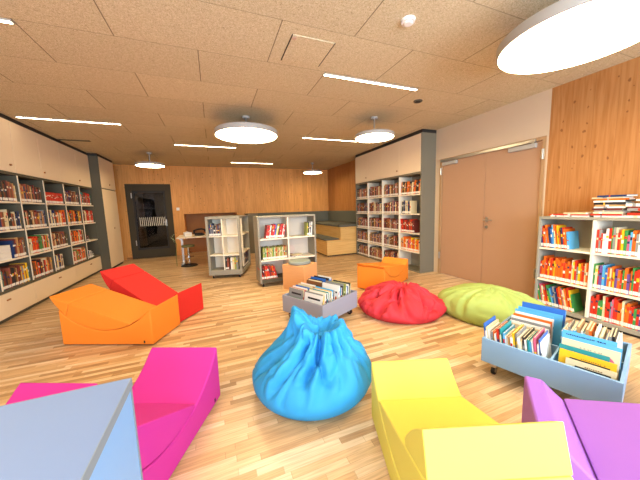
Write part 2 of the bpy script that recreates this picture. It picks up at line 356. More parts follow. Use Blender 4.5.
MB().box(-.193, -.187, -.2, .2, 0, .006, M_DARK).box(.187, .193, -.2, .2, 0, .006, M_DARK).build('gap', h)
MB().cyl((-.165, -.16, -.003), .02, .004, mat('pinkish_sticker', '#c9a58f', .5), 16).build('lock_plate', h)
sm = thing('smoke_detector', 'round white smoke detector on the ceiling', 'smoke detector', (1.49, 1.814, ZC-.03))
MB().cyl((0, 0, .01), .05, .02, M_WHITE, 28, r2=.055).build('base_ring', sm); MB().cyl((0, 0, 0), .026, .012, M_WHITE, 24, r2=.04).build('sensor_head', sm)
sk = thing('ceiling_spot', 'small dark round speaker ring in the ceiling', 'speaker', (2.70, 3.07, ZC-.018))
MB().cyl((0, 0, .006), .055, .012, M_DGREY, 28, r2=.06).build('ring', sk); MB().cyl((0, 0, 0), .035, .008, M_BLACK, 24).build('grille', sk)

# ------------------------------------------------------------------ books
PAL = dict(red='#c8321f', orange='#e0681f', yellow='#e6b422', blue='#2f66b4', sky='#5aa9d6', green='#3f8a46', lime='#9da048', white='#e9e4da',
           cream='#dccba2', brown='#7c4f2f', dark='#2d2b2c', pink='#cf5f7a', purple='#6b4a8c', grey='#8b8a86', tan='#b98d5b', navy='#24365f', teal='#2b8b8b', maroon='#6e322c', rust='#9c5440', olive='#6f6a3a', dusty='#b07a72')
WORD = dict(sky='light blue', dark='black', lime='lime green', navy='navy blue', tan='tan', maroon='dark red', rust='rust red', olive='olive green', dusty='dusty pink')
BM = {k: mat('book_'+k, v, .42, .05) for k, v in PAL.items()}
M_PAGE = mat('book_pages', '#ece2cc', .8, .05, 300)
BRIGHT = ['red', 'orange', 'orange', 'red', 'yellow', 'blue', 'sky', 'white', 'green', 'pink', 'orange', 'cream', 'red', 'grey', 'purple']
MUTED = ['brown', 'rust', 'maroon', 'tan', 'cream', 'dark', 'olive', 'tan', 'rust', 'grey', 'brown', 'navy', 'dark', 'maroon']
PINKY = ['maroon', 'brown', 'rust', 'dusty', 'grey', 'dusty', 'cream', 'dark', 'tan', 'brown', 'navy', 'dusty', 'maroon', 'dark']
CRATEP = ['white', 'sky', 'blue', 'cream', 'white', 'orange', 'red', 'teal', 'white', 'sky', 'yellow', 'grey', 'pink', 'cream', 'dark', 'lime']
ORD = 'zeroth first second third fourth fifth sixth seventh eighth ninth tenth eleventh twelfth thirteenth fourteenth fifteenth sixteenth seventeenth eighteenth nineteenth twentieth twenty-first twenty-second twenty-third twenty-fourth twenty-fifth twenty-sixth twenty-seventh twenty-eighth twenty-ninth thirtieth thirty-first thirty-second thirty-third thirty-fourth thirty-fifth thirty-sixth'.split()
BOOKS = []   # dicts: X matrix, t, d, h, col, c2, sticker, where, group, size
def book_mb(mb, b, X=None):
    t, d, h = b['t'], b['d'], b['h']; c = BM[b['col']]; c2 = BM[b['c2']]; k = min(.003, t*.2)
    g = .004
    mb.box(-t/2, -t/2+k, -d/2, d/2, 0, h, c, X).box(t/2-k, t/2, -d/2, d/2, 0, h, c, X)
    mb.box(-t/2+k, t/2-k, -d/2, -d/2+k, 0, h, c, X)
    mb.box(-t/2+k, t/2-k, -d/2+k, d/2-g, g*.6, h-g, M_PAGE, X)
    e = .0009
    a = b['band']; mb.box(-t/2+.001, t/2-.001, -d/2-e, -d/2, h*a, h*(a+b['bh']), c2, X)
    if b['st']: mb.box(-t/2+.0005, t/2-.0005, -d/2-e*1.6, -d/2, h*.05, h*.05+.036, BM['white'], X)
    if b.get('title'):   # rows of tiny letter-like strokes on the front board
        rg = random.Random(int(h*1e4)); kk, rows_ = b['title']
        for zr, hh, y0_, y1_ in rows_:
            y = y0_*d
            while y < y1_*d:
                lw = rg.uniform(.004, .009)
                if rg.random() > .14: mb.box(-t/2-e, -t/2, -y-lw, -y, h*zr, h*zr+hh*rg.uniform(.75, 1), BM[kk], X)
                y += lw+.003
    if b.get('car'):
        mb.prism([(-.42*d, h*.74), (-.12*d, h*.74), (-.14*d, h*.80), (-.2*d, h*.83), (-.34*d, h*.83), (-.39*d, h*.79)], -t/2-e, -t/2, BM[b['car']], 'x', X)
    if b.get('art'):   # a framed picture on the front board
        p, q = b['art']
        mb.box(-t/2-e, -t/2, -d*.38, d*.38, h*.12, h*.62, BM[p], X).box(-t/2-2*e, -t/2-e, -d*.18, d*.2, h*.2, h*.48, BM[q], X)
        mb.box(-t/2-e, -t/2, -d*.4, d*.3, h*.76, h*.84, BM['dark' if b['col'] not in ('dark', 'navy', 'blue') else 'white'], X)
def add_book(X, t, d, h, col, rng, where, group, st=True, art=None, extra=''):
    c2 = rng.choice(['white', 'dark', 'yellow', 'red', 'navy', 'cream', 'grey'])
    if c2 == col: c2 = 'white' if col != 'white' else 'grey'
    BOOKS.append(dict(X=X, t=t, d=d, h=h, col=col, c2=c2, band=rng.uniform(.45, .75), bh=rng.uniform(.04, .14), st=st, art=art, where=where, group=group, extra=extra))
def fill(x, y, z, rz, length, pal, where, group, hr=(.22, .28), tr=(.014, .034), lean=0, seed=0, f0=0, f1=1, dr=(.15, .2), st=True, maxn=99, cols=None, side='from the left'):
    """stand books along local +x from (x,y,z); rz turns local -y to the open side; spine set back a little"""
    rng = random.Random(seed); B = Matrix.Translation((x, y, z)) @ Matrix.Rotation(rz, 4, 'Z')
    p = length*f0+.004; n = 0
    while n < maxn:
        t = rng.uniform(*tr); h = rng.uniform(*hr); d = rng.uniform(*dr)
        L = lean*rng.uniform(.7, 1.3) if lean else rng.choice([0, 0, 0, 0, rng.uniform(-.015, .03)])
        foot = t/math.cos(L)
        if p+foot+max(0, -h*math.sin(L))+.003 > length*f1: break
        n += 1; col = cols[(n-1) % len(cols)] if cols else rng.choice(pal)
        # negative lean tips the top towards +x
        px = p+foot/2
        X = B @ Matrix.Translation((px, .03+d/2+rng.uniform(0, .008), 0)) @ Matrix.Rotation(-L, 4, 'Y') @ Matrix.Translation((0, 0, abs(math.sin(L))*t/2))
        add_book(X, t, d, h, col, rng, (n, where, side), group, st)
        p += foot+.0012
def ordw(n): return ORD[n] if n < len(ORD) else ORD[-1]

# ------------------------------------------------------------------ left built-in bookcase (unit by unit), upper cabinets, drawers
YS = [3.965, 4.60, 5.235, 5.863, 6.50, 7.14, 7.79]
lc = thing('wall_bookcase', 'long built-in bookcase with open shelves along the left wall', 'bookcase', (XL, 3.965, 0))
oy = 3.965; D = XL-XWL
def Lb(m, y0, y1, z0, z1, x0=-D+.012, x1=0): return (x0, x1, y0-oy, y1-oy, z0, z1, m)
w = MB(); a = Lb(M_DGREY, YS[0], YS[-1], .375, .41); w.box(*a[:6], a[6]); a = Lb(M_DGREY, YS[0], YS[-1], 1.94, 1.975); w.box(*a[:6], a[6])
for i, y in enumerate((YS[0], YS[-1])):
    w.box(-D+.012, 0, y-oy+(.0 if i == 0 else -.02), y-oy+(.02 if i == 0 else 0), .41, 1.94, M_DGREY)
w.build('carcass', lc)
MB().box(-D+.004, -D+.012, .02, YS[-1]-oy-.02, .41, 1.94, M_DGREY).build('back_panel', lc)
for y in YS[1:-1]:
    MB().box(-D+.012, -.004, y-oy-.011, y-oy+.011, .41, 1.94, M_DGREY).box(-.004, 0, y-oy-.011, y-oy+.011, .41, 1.94, M_SHELF).build('divider', lc)
for i in range(6):
    for z in (.79, 1.18, 1.57):
        MB().box(-D+.012, -.006, YS[i]-oy+.02, YS[i+1]-oy-.02, z-.022, z, M_SHELF).build('shelf', lc)
dg = 'grey drawer base under the left bookcase'
for i, (y0, y1) in enumerate(((3.965, 5.235), (5.235, 6.50), (6.50, 7.79))):
    t = thing('drawer_base', ['cream drawer unit under the left bookcase, nearest the camera', 'middle cream drawer unit under the left bookcase', 'cream drawer unit under the left bookcase beside the tall cupboard'][i], 'cabinet', (XL, y0, 0), 0, 'cream drawer units under the left bookcase')
    MB().box(-D+.012, -.022, .002, y1-y0-.002, .06, .372, M_GREY).build('body', t)
    MB().box(-D+.06, -.05, .002, y1-y0-.002, 0, .06, M_DGREY).build('plinth', t)
    d = MB().box(-.02, 0, .004, y1-y0-.004, .062, .37, M_CREAM).build('drawer', t, bevel=.002)
    c = {0: .70, 1: .70, 2: .72}[i]
    MB().box(0, .012, c-.035, c+.035, .272, .292, M_NICHE).build('handle', d, bevel=.003)
for i in range(3):
    y0, y1 = (3.965, 5.235, 6.50)[i], (5.235, 6.50, 7.79)[i]
    t = thing('wall_cabinet', ['upper cream cabinet above the left bookcase, nearest the camera', 'middle upper cream cabinet above the left bookcase', 'upper cream cabinet above the left bookcase beside the tall cupboard'][i], 'cabinet', (XL, y0, 1.977), 0, 'upper cream cabinets above the left bookcase')
    MB().box(-D+.012, -.022, .002, y1-y0-.002, 0, .73, M_DGREY).build('body', t)
    h_ = (y1-y0)/2
    for k in (0, 1):
        d = MB().box(-.02, 0, k*h_+.003, (k+1)*h_-.003, .002, .723, M_CREAM).build('door', t, bevel=.002)
        ky = {(0, 1): 5.12-y0, (1, 0): 5.93-y0, (2, 1): 7.20-y0}.get((i, k))
        if ky is None: ky = h_-.06 if k == 0 else h_+.06
        if (i, k) in ((0, 1), (1, 0), (2, 1)): MB().cyl((0, ky, .10), .014, .018, M_NICHE, 14, 'x').build('knob', d)
struct(MB().box(XWL, XL-.008, 3.965, 7.79, 2.707, ZC, M_DARK), 'trim_2')

# wardrobe beside the bookcase
WX = -2.40; y0, y1 = 7.792, 8.80
t = thing('tall_cupboard', 'tall cream two-door cupboard with grey side beside the left bookcase', 'cupboard', (WX, y0, 0))
Dw = WX-XWL-.004
MB().box(-Dw, 0, 0, .022, .0, 2.70, M_DGREY).box(-Dw, -.022, .022, y1-y0, .06, 2.70, M_GREY).build('body', t, bevel=.001)
MB().box(-Dw, -.03, .022, y1-y0, 0, .06, M_DARK).build('plinth', t)
d = MB().box(-.02, 0, .026, y1-y0, .06, 1.955, M_CREAM).build('door', t, bevel=.002); MB().cyl((0, .56, 1.0), .014, .018, M_NICHE, 14, 'x').build('knob', d)
d = MB().box(-.02, 0, .026, y1-y0, 1.985, 2.70, M_CREAM).build('door', t, bevel=.002); MB().cyl((0, .56, 2.09), .014, .018, M_NICHE, 14, 'x').build('knob', d)
struct(MB().box(XWL, WX-.008, y0, y1, 2.70, ZC, M_DARK), 'trim_3')

rows = {'top shelf': 1.57, 'second shelf': 1.18, 'third shelf': .79, 'bottom shelf': .41}
bayn = ['first bay', 'first bay', 'second bay', 'third bay', 'fourth bay', 'fifth bay']
spec = {  # (bay index in YS, row): kwargs
 (1, 'top shelf'): dict(pal=MUTED+['red', 'brown']), (2, 'top shelf'): dict(pal=MUTED, f1=.97), (3, 'top shelf'): dict(pal=['red'], hr=(.185, .19), tr=(.03, .036), cols=['red']),
 (4, 'top shelf'): dict(pal=MUTED, f0=.05), (5, 'top shelf'): dict(pal=['brown', 'dark', 'red', 'teal', 'red'], f1=.92),
 (1, 'second shelf'): dict(pal=MUTED), (2, 'second shelf'): dict(pal=MUTED+['dark', 'brown']), (3, 'second shelf'): dict(pal=['orange', 'red', 'brown', 'navy', 'cream', 'orange']),
 (4, 'second shelf'): dict(pal=['yellow', 'dark', 'dark', 'orange', 'brown', 'red']), (5, 'second shelf'): dict(pal=['red', 'red', 'brown', 'maroon', 'cream'], f1=.95),
 (1, 'third shelf'): dict(pal=MUTED, f0=.55), (2, 'third shelf'): dict(pal=['orange', 'red', 'yellow', 'green', 'brown', 'dark', 'cream', 'red'], f0=.08), (3, 'third shelf'): dict(pal=MUTED, f1=.9),
 (4, 'third shelf'): dict(pal=['brown', 'orange', 'dark', 'cream', 'red']), (5, 'third shelf'): dict(pal=['maroon', 'dark'], f0=.1, f1=.3, hr=(.1, .14)),
 (1, 'bottom shelf'): dict(pal=MUTED+['yellow', 'teal', 'dark']), (2, 'bottom shelf'): dict(pal=['orange', 'tan', 'brown', 'red', 'cream', 'dark', 'maroon']), (3, 'bottom shelf'): dict(pal=['maroon', 'brown', 'cream', 'navy'], f1=.5),
 (4, 'bottom shelf'): dict(pal=['green', 'orange', 'red', 'cream', 'red'], f0=.03), (5, 'bottom shelf'): dict(pal=['dark', 'navy', 'white'], f0=.1, f1=.55, hr=(.12, .16))}
for k, ((b, r), kw) in enumerate(spec.items()):
    fill(XL+.012, YS[b]+.024, rows[r], PI/2, YS[b+1]-YS[b]-.048, where='on the %s, %s of left bookcase' % (r, bayn[b]), group='books in the left bookcase', seed=100+k, **kw)
mg = thing('magazine_stack', 'block of white magazines lying on the third shelf of the left bookcase', 'magazines', (XL-.14, 4.77, .79))
for k in range(6): MB().box(-.11+.002*(k % 3), .11-.003*(k % 2), -.145, .145+.004*(k % 2), k*.032, k*.032+.03, M_WHITE).build('magazine', mg)

# ------------------------------------------------------------------ tall right bookcase
X3 = 3.723; Y3 = [4.115, 4.779, 5.401, 6.04, 6.66]; o3 = 4.115; D3 = XR-X3-.003
rc = thing('tall_bookcase', 'tall grey built-in bookcase with cream shelves beside the double door', 'bookcase', (X3, o3, 0))
LEN = Y3[-1]-o3
MB().box(0, D3, 0, .022, 0, 2.70, M_GREY).box(0, D3, LEN-.02, LEN, 0, 2.70, M_GREY).box(0.004, D3, .022, LEN-.02, 1.95, 1.985, M_GREY).box(.004, D3, .022, LEN-.02, 0, .03, M_GREY).build('carcass', rc)
MB().box(D3-.01, D3, .022, LEN-.02, .03, 1.95, M_LGREY).build('back_panel', rc)
for y in Y3[1:-1]: MB().box(0, D3-.01, y-o3-.010, y-o3+.010, .03, 1.95, M_SHELF).build('divider', rc)
for i in range(4):
    for z in (.41, .79, 1.18, 1.57): MB().box(.004, D3-.01, Y3[i]-o3+(.022 if i == 0 else .010), Y3[i+1]-o3-.010, z-.022, z, M_SHELF).build('shelf', rc)
for i in range(4):
    d = MB().box(-.002, .018, Y3[i]-o3+(.024 if i == 0 else .002), Y3[i+1]-o3-.002, 1.99, 2.69, M_CREAM).build('door', rc, bevel=.002)
    ky = {1: 4.84, 3: 6.10}.get(i)
    if ky: MB().cyl((-.018, ky-o3-.0, 2.085), .014, .018, M_NICHE, 14, 'x').build('knob', d)
MB().box(.02, D3, .022, LEN-.02, 1.985, 2.70, M_GREY).build('cabinet_body', rc)
struct(MB().box(X3+.01, XR, o3, Y3[-1], 2.70, ZC, M_DARK), 'trim_4')
r3 = {'top shelf': 1.57, 'second shelf': 1.18, 'third shelf': .79, 'fourth shelf': .41, 'bottom shelf': .03}
nm = ['fourth bay', 'third bay', 'second bay', 'first bay']; q = 0
for i in range(4):
    for r, z in r3.items():
        q += 1; kw = dict(pal=PINKY, f1=.97)
        if i == 0:
            if r == 'bottom shelf': continue
            if r == 'top shelf': kw = dict(pal=['brown', 'orange', 'dark', 'cream', 'tan', 'dark'], lean=-.10)
            if r == 'second shelf': kw = dict(pal=['dark', 'grey', 'navy', 'cream'], f0=.08, f1=.55)
            if r == 'third shelf': kw = dict(pal=['red', 'maroon', 'red', 'brown'], f0=.05, f1=.72, lean=.12)
            if r == 'fourth shelf': kw = dict(pal=['orange', 'orange', 'red', 'cream', 'pink', 'yellow'], f0=.04, f1=.95)
        fill(X3+.0, Y3[i+1]-.012, z, -PI/2, Y3[i+1]-Y3[i]-(.036 if i == 0 else .024), where='on the %s, %s of tall bookcase' % (r, nm[i]), group='books in the tall grey bookcase', seed=300+q, **kw)

# ------------------------------------------------------------------ low bookcase on the right
X4 = 3.72; D4 = XR-X4-.003; ys = [2.08, 1.56, 1.02, .48]; o4 = .48; LN = ys[0]-o4
bc = thing('low_bookcase', 'low grey bookcase with cream shelves against the wooden right wall', 'bookcase', (X4, o4, 0))
MB().box(0, D4, 0, LN, 1.135, 1.165, M_LGREY).box(0, D4, LN-.022, LN, .0, 1.135, M_LGREY).box(0, D4, 0, .022, 0, 1.135, M_LGREY).box(.004, D4, .022, LN-.022, .03, .07, M_LGREY).build('carcass', bc, bevel=.002)
MB().box(D4-.01, D4, .022, LN-.022, .07, 1.135, mat('warm_grey_back', '#b5a88e', .5)).build('back_panel', bc)
for y in ys[1:-1]: MB().box(0, D4-.01, y-o4-.011, y-o4+.011, .07, 1.135, M_SHELF).build('divider', bc)
for i in range(3):
    for z in (.40, .79): MB().box(.003, D4-.01, ys[i+1]-o4+(.011 if i < 2 else .022), ys[i]-o4-(.022 if i == 0 else .011), z-.02, z, M_SHELF).build('shelf', bc)
MB().box(.03, D4, .022, LN-.022, 0, .03, M_DARK).build('plinth', bc)
g4 = 'books in the low grey bookcase'
R4 = {'top shelf': .79, 'middle shelf': .40, 'bottom shelf': .07}; q = 0
for i, bn in ((0, 'left bay'), (1, 'middle bay')):
    for r, z in R4.items():
        q += 1; kw = dict(pal=BRIGHT, f1=.985)
        if (i, r) == (0, 'top shelf'): kw = dict(pal=['blue', 'red', 'orange', 'sky', 'navy', 'cream', 'orange'], f1=.62, lean=.14, cols=['navy', 'red', 'orange', 'sky', 'orange', 'navy', 'blue', 'sky', 'cream', 'orange', 'yellow', 'orange'])
        if (i, r) == (0, 'middle shelf'): kw = dict(pal=['orange', 'orange', 'yellow', 'red', 'cream', 'grey', 'orange'], f1=.985)
        if (i, r) == (0, 'bottom shelf'): kw = dict(pal=BRIGHT, f1=.82, lean=.22, cols=['red', 'orange', 'green', 'pink', 'cream', 'orange', 'red', 'yellow', 'green', 'sky', 'blue', 'grey', 'navy'])
        fill(X4+.0, ys[i]-(.026 if i == 0 else .013), z, -PI/2, ys[i]-ys[i+1]-.042, where='on the %s, %s of low bookcase' % (r, bn), group=g4, seed=500+q, hr=(.2, .28), tr=(.009, .021), **kw)
# piles lying on its top
rng = random.Random(9); n = 0
for nmz, cy, hts, wd_, turn in (('flat pile', 1.93, [.014, .012], .16, .05), ('thin pile', 1.735, [.016, .012, .018], .22, -.04), ('low pile', 1.475, [.018, .016, .02, .014, .022, .016, .018, .024, .016, .02, .014, .018], .24, .08), ('tall pile', 1.215, [.02, .026, .018, .024, .016, .028, .022, .018, .026, .02, .024, .018, .022, .026, .02], .25, -.06)):
    z = 1.166
    for k, th in enumerate(hts):
        col = ['white', 'red', 'cream', 'grey', 'maroon', 'white', 'tan', 'dark', 'white', 'orange', 'cream', 'navy', 'white'][k % 13]
        ln = rng.uniform(.19, .22)
        X = Matrix.Translation((X4+.14+rng.uniform(-.012, .012), cy+rng.uniform(-.015, .015), z)) @ Matrix.Rotation(-PI/2+turn+rng.uniform(-.1, .1), 4, 'Z') @ Matrix.Translation((wd_*.45, 0, th/2)) @ Matrix.Rotation(-PI/2, 4, 'Y')
        add_book(X, th, ln, wd_*rng.uniform(.88, 1), col, rng, (k+1, 'in the %s on the low bookcase' % nmz, 'from below'), 'books piled on top of the low bookcase', st=False)
        z += th+.0008

# ------------------------------------------------------------------ mobile shelves
def caster(parent, x, y, r=.028):
    MB().cyl((x-.012, y, r), r, .024, M_BLACK, 18, 'x').build('caster', parent)
    return MB().box(x-.018, x+.018, y-.012, y+.012, r*1.1, r*2+.012, M_STEEL)
# A: unit open to the front and to the right side
ra = math.radians(-17); Wa, La = .66, .95
ma = thing('mobile_shelf', 'grey rolling shelf with four cubbies and side shelves near the desk', 'bookcase', (.461-Wa*math.cos(ra), 5.514-Wa*math.sin(ra), 0), ra)
w = MB(); z0, z1 = .07, 1.245
w.box(0, .045, 0, .33, z0, z1, M_LGREY).box(Wa-.045, Wa, 0, .045, z0, z1, M_LGREY).box(.045, Wa-.045, 0, .33, z1-.05, z1, M_LGREY).box(.045, Wa-.045, 0, .33, z0, z0+.10, M_LGREY)
w.box(0, Wa, .33, La, z1-.025, z1, M_LGREY).box(0, Wa, .33, La, z0, z0+.07, M_LGREY).box(Wa-.03, Wa, .045, .33, z1-.05, z1, M_LGREY).box(Wa-.03, Wa, .045, .33, z0, z0+.07, M_LGREY)
w.box(0, Wa, La-.022, La, z0+.07, z1-.025, M_LGREY)
w.build('frame', ma, bevel=.003)
MB().box(.045, Wa-.02, .32, .335, z0+.1, z1-.05, M_SHELF).build('back_panel', ma)
MB().box(.30, .32, .004, .32, z0+.1, z1-.05, M_SHELF).build('divider', ma)
MB().box(.28, .30, .335, La-.022, z0+.07, z1-.025, M_SHELF).build('side_back_panel', ma)
for z in (.48, .86):
    MB().box(.045, .30, .004, .32, z-.02, z, M_SHELF).build('shelf', ma); MB().box(.32, Wa-.045, .004, .32, z-.02, z, M_SHELF).build('shelf', ma)
    MB().box(.30, Wa-.002, .335, La-.022, z-.02, z, M_SHELF).build('side_shelf', ma)
for x, y in ((.07, .05), (Wa-.07, .05), (.07, La-.08), (Wa-.07, La-.08)): caster(ma, x, y).build('caster_fork', ma)
MX = Matrix.Translation(ma.location) @ Matrix.Rotation(ra, 4, 'Z')
def mfill(M0, rz0, x, y, z, length, rzl=0, **k):
    p = M0 @ Vector((x, y, z)); fill(p.x, p.y, p.z, rz0+rzl, length, **k)
ga = 'books on the rolling shelf near the desk'
mfill(MX, ra, .05, 0, .86, .245, pal=['dark', 'brown', 'grey', 'maroon', 'navy'], where='in upper left cubby of the rolling shelf near desk', group=ga, seed=701, hr=(.2, .26))
mfill(MX, ra, .325, 0, .17, .28, pal=PINKY, where='in lower right cubby of the rolling shelf near desk', group=ga, seed=702, f1=.3, hr=(.22, .25))
mfill(MX, ra, .325, 0, .17, .28, pal=['white'], where='among pale books, lower right cubby, shelf near desk', group=ga, seed=703, f0=.36, hr=(.24, .26), tr=(.03, .045), st=False, cols=['white', 'cream', 'lime', 'grey'])
mfill(MX, ra, Wa-.01, .36, .14, .56, PI/2, pal=['grey', 'dark', 'navy', 'white', 'maroon', 'grey'], where='on the side shelf of the rolling shelf near desk', group=ga, seed=704, hr=(.2, .27))
# B: wider unit, open front
rb = math.radians(3); Wb, Lb_ = 1.075, .36
mb_ = thing('mobile_shelf', 'grey rolling shelf with cream cubbies behind the wooden cube stool', 'bookcase', (.674, 4.601, 0), rb)
w = MB(); w.box(0, .03, 0, Lb_, z0, 1.24, M_LGREY).box(Wb-.03, Wb, 0, Lb_, z0, 1.24, M_LGREY).box(.03, Wb-.03, 0, Lb_, 1.21, 1.24, M_LGREY).box(.03, Wb-.03, 0, Lb_, z0, z0+.06, M_DGREY)
w.build('frame', mb_, bevel=.003)
MB().box(.03, Wb-.03, Lb_-.015, Lb_-.004, z0+.06, 1.21, mat('cubby_back', '#d9c9b4', .5)).build('back_panel', mb_)
MB().box(.525, .55, .004, Lb_-.015, z0+.06, 1.21, M_SHELF).build('divider', mb_)
for z in (.475, .85):
    MB().box(.03, .525, .002, Lb_-.015, z-.024, z, M_SHELF).build('shelf', mb_); MB().box(.55, Wb-.03, .002, Lb_-.015, z-.024, z, M_SHELF).build('shelf', mb_)
for x, y in ((.06, .06), (Wb-.06, .06), (.06, Lb_-.06), (Wb-.06, Lb_-.06)): caster(mb_, x, y).build('caster_fork', mb_)
MXb = Matrix.Translation(mb_.location) @ Matrix.Rotation(rb, 4, 'Z'); gb = 'books on the rolling shelf behind the stool'
wh = 'in the %s cubby of the shelf behind stool'
mfill(MXb, rb, .03, 0, .85, .49, pal=['red'], cols=['red', 'red', 'red', 'white', 'red', 'red', 'red', 'blue', 'cream', 'yellow', 'dark'], where=wh % 'upper left', group=gb, seed=711, f0=.22, hr=(.22, .25), lean=-.2, tr=(.012, .026))
mfill(MXb, rb, .55, 0, .85, .49, pal=['navy', 'white', 'lime'], cols=['lime', 'dark', 'white', 'navy', 'white'], where=wh % 'upper right', group=gb, seed=712, f0=.72, hr=(.22, .26), lean=-.06)
mfill(MXb, rb, .03, 0, .475, .49, pal=['lime'], cols=['lime', 'lime', 'green', 'cream', 'lime', 'red', 'lime', 'tan', 'lime', 'cream'], where=wh % 'middle left', group=gb, seed=713, f0=.08, hr=(.2, .23), tr=(.010, .02))
mfill(MXb, rb, .03, 0, .13, .49, pal=['red'], cols=['red', 'red', 'maroon', 'red', 'orange'], where=wh % 'lower left', group=gb, seed=714, f1=.62, hr=(.2, .25), lean=.22)
for k in range(5):
    X = MXb @ Matrix.Translation((.70+.02*k, .13, .476+k*.011)) @ Matrix.Rotation(.1*k, 4, 'Z') @ Matrix.Translation((.0, 0, .005)) @ Matrix.Rotation(-PI/2, 4, 'Y') @ Matrix.Translation((0, 0, -.10))
    if k < 3: add_book(X, .010, .15, .24, ['white', 'maroon', 'cream'][k], rng, (k+1, 'lying in the middle right cubby behind the stool', 'from below'), gb, st=False)
pl = thing('round_card', 'pale round card standing in the middle right cubby behind the stool', 'card', tuple(MXb @ Vector((.64, .22, .51))), rb)
MB().cyl((0, 0, .085), .085, .012, mat('pale_card', '#d6bfae', .6), 28, 'y').build('disc', pl)
MB().box(-.03, .03, -.02, .03, .0, .008, M_NICHE).build('foot', pl)

# ------------------------------------------------------------------ books in crates
def crate(name, label, loc, rz, Wc, Dc, zb, zt, m, divs, inner):
    t = thing(name, label, 'book crate', loc, rz); k = .018
    w = MB().box(0, Wc, 0, k, zb, zt, m).box(0, Wc, Dc-k, Dc, zb, zt, m).box(0, k, k, Dc-k, zb, zt, m).box(Wc-k, Wc, k, Dc-k, zb, zt, m)
    w.build('side_walls', t, bevel=.002); MB().box(k, Wc-k, k, Dc-k, zb+.005, zb+.02, m).build('bottom', t)
    for d in divs: MB().box(*d, zb+.02, zt-.02, inner).build('divider', t)
    for x, y in ((.07, .07), (Wc-.07, .07), (.07, Dc-.07), (Wc-.07, Dc-.07)): 
        o = MB().cyl((x-.012, y, .033), .033, .024, M_BLACK, 18, 'x').cyl((x-.014, y, .033), .016, .028, M_STEEL, 14, 'x').build('caster', t)
        MB().box(x-.022, x+.022, y-.02, y+.02, .062, zb, M_STEEL).build('caster_mount', t)
    return t, Matrix.Translation(loc) @ Matrix.Rotation(rz, 4, 'Z')
def slices(Mc, x0, x1, y, z, pal, seed, where, group, hr, dw, lean=.1, cols=None, tr=(.006, .015), artp=.0):
    """books whose boards stand across local x, stacked along x; leaning back"""
    rng = random.Random(seed); p = x0; n = 0
    while True:
        t = rng.uniform(*tr); h = rng.uniform(*hr); d = rng.uniform(*dw)
        if p+t+h*math.sin(max(lean, 0)) > x1: break
        n += 1; col = cols[(n-1) % len(cols)] if cols else rng.choice(pal); L = lean*rng.uniform(.85, 1.15)
        X = Mc @ Matrix.Translation((p+t/2, y+d/2+rng.uniform(0, .012), z)) @ Matrix.Rotation(L, 4, 'Y') @ Matrix.Translation((0, 0, abs(math.sin(L))*t/2+.001))
        add_book(X, t, d, h, col, rng, (n, where, 'from the left'), group, st=False, art=(rng.choice(['yellow', 'green', 'orange', 'cream', 'sky']), rng.choice(['red', 'brown', 'white', 'green'])))
        p += t+rng.uniform(.001, .0035)
def facing(Mc, x, y, z, items, seed, where, group, lean=-.16, marks=None):
    """books showing their front board to local -y; items = (width, height, thickness, y offset, x offset, colour, art)"""
    rng = random.Random(seed)
    for n, (wd2, h, t, yo, xo, col, art) in enumerate(items):
        X = Mc @ Matrix.Translation((x+xo+wd2/2, y+yo, z)) @ Matrix.Rotation(PI/2, 4, 'Z') @ Matrix.Rotation(-lean, 4, 'Y') @ Matrix.Translation((0, 0, .003))
        add_book(X, t, wd2, h, col, rng, (n+1, where, 'from the front'), group, st=False, art=art)
        if marks and n in marks: BOOKS[-1].update(marks[n])
# crate A (middle of the room)
AN, AA = (1.018, 2.585), math.radians(27)
ca, MA = crate('book_crate', 'grey wheeled book crate in the middle of the room behind the blue beanbag', (AN[0], AN[1], 0), AA, .67, .66, .09, .30, M_CRATEA, [(.02, .64, .315, .327)], M_CRATEA)
g = 'picture books in the grey crate'
slices(MA, .03, .30, .05, .115, CRATEP, 801, 'in the near row, left half of grey crate', g, (.25, .29), (.24, .28), .14, cols=['white', 'grey', 'cream', 'yellow', 'white', 'sky', 'cream', 'dark', 'white', 'teal', 'cream', 'white'])
slices(MA, .34, .63, .05, .115, CRATEP, 802, 'in the near row, right half of grey crate', g, (.25, .31), (.24, .28), .08, cols=['white', 'white', 'sky', 'navy', 'white', 'dark', 'grey', 'lime', 'dark', 'lime'])
slices(MA, .03, .32, .36, .115, CRATEP, 803, 'in the far row, left half of grey crate', g, (.25, .29), (.22, .26), .2, cols=['grey', 'cream', 'pink', 'tan', 'white', 'grey', 'green', 'blue', 'blue', 'white', 'lime', 'cream'])
slices(MA, .35, .63, .36, .115, CRATEP, 804, 'in the far row, right half of grey crate', g, (.27, .32), (.22, .26), .16, cols=['brown', 'cream', 'dark', 'navy', 'sky', 'blue', 'white', 'blue', 'grey', 'lime'])
# crate B (by the green beanbag)
cb_, MBm = crate('book_crate', 'light blue wheeled book crate in front of the green beanbag', (1.893, 1.402, 0), math.radians(-73.2), .742, .69, .11, .30, M_CRATEB, [(.405, .417, .02, .67), (.02, .405, .30, .312), (.417, .72, .34, .352)], M_CRATEB)
g = 'picture books in the light blue crate'
slices(MBm, .025, .40, .03, .115, CRATEP, 811, 'in the front left section of light blue crate', g, (.23, .29), (.21, .25), -.12, cols=['blue', 'white', 'cream', 'white', 'grey', 'orange', 'white', 'red', 'cream', 'teal', 'sky', 'white', 'white', 'tan', 'white', 'yellow', 'grey', 'white', 'cream', 'dark', 'white', 'teal', 'sky', 'white', 'pink', 'white'], tr=(.006, .015))
facing(MBm, .06, .36, .115, [(.26, .22+.012*k, .012, .028*k, .005*(k % 3), c, None) for k, c in enumerate(['cream', 'white', 'grey', 'white', 'orange', 'white', 'sky'])]+[(.30, .305, .014, .215, .01, 'sky', None), (.29, .345, .012, .24, .03, 'blue', None), (.27, .33, .012, .265, .05, 'sky', None)], 812, 'in the back left section of light blue crate', g, lean=-.1)
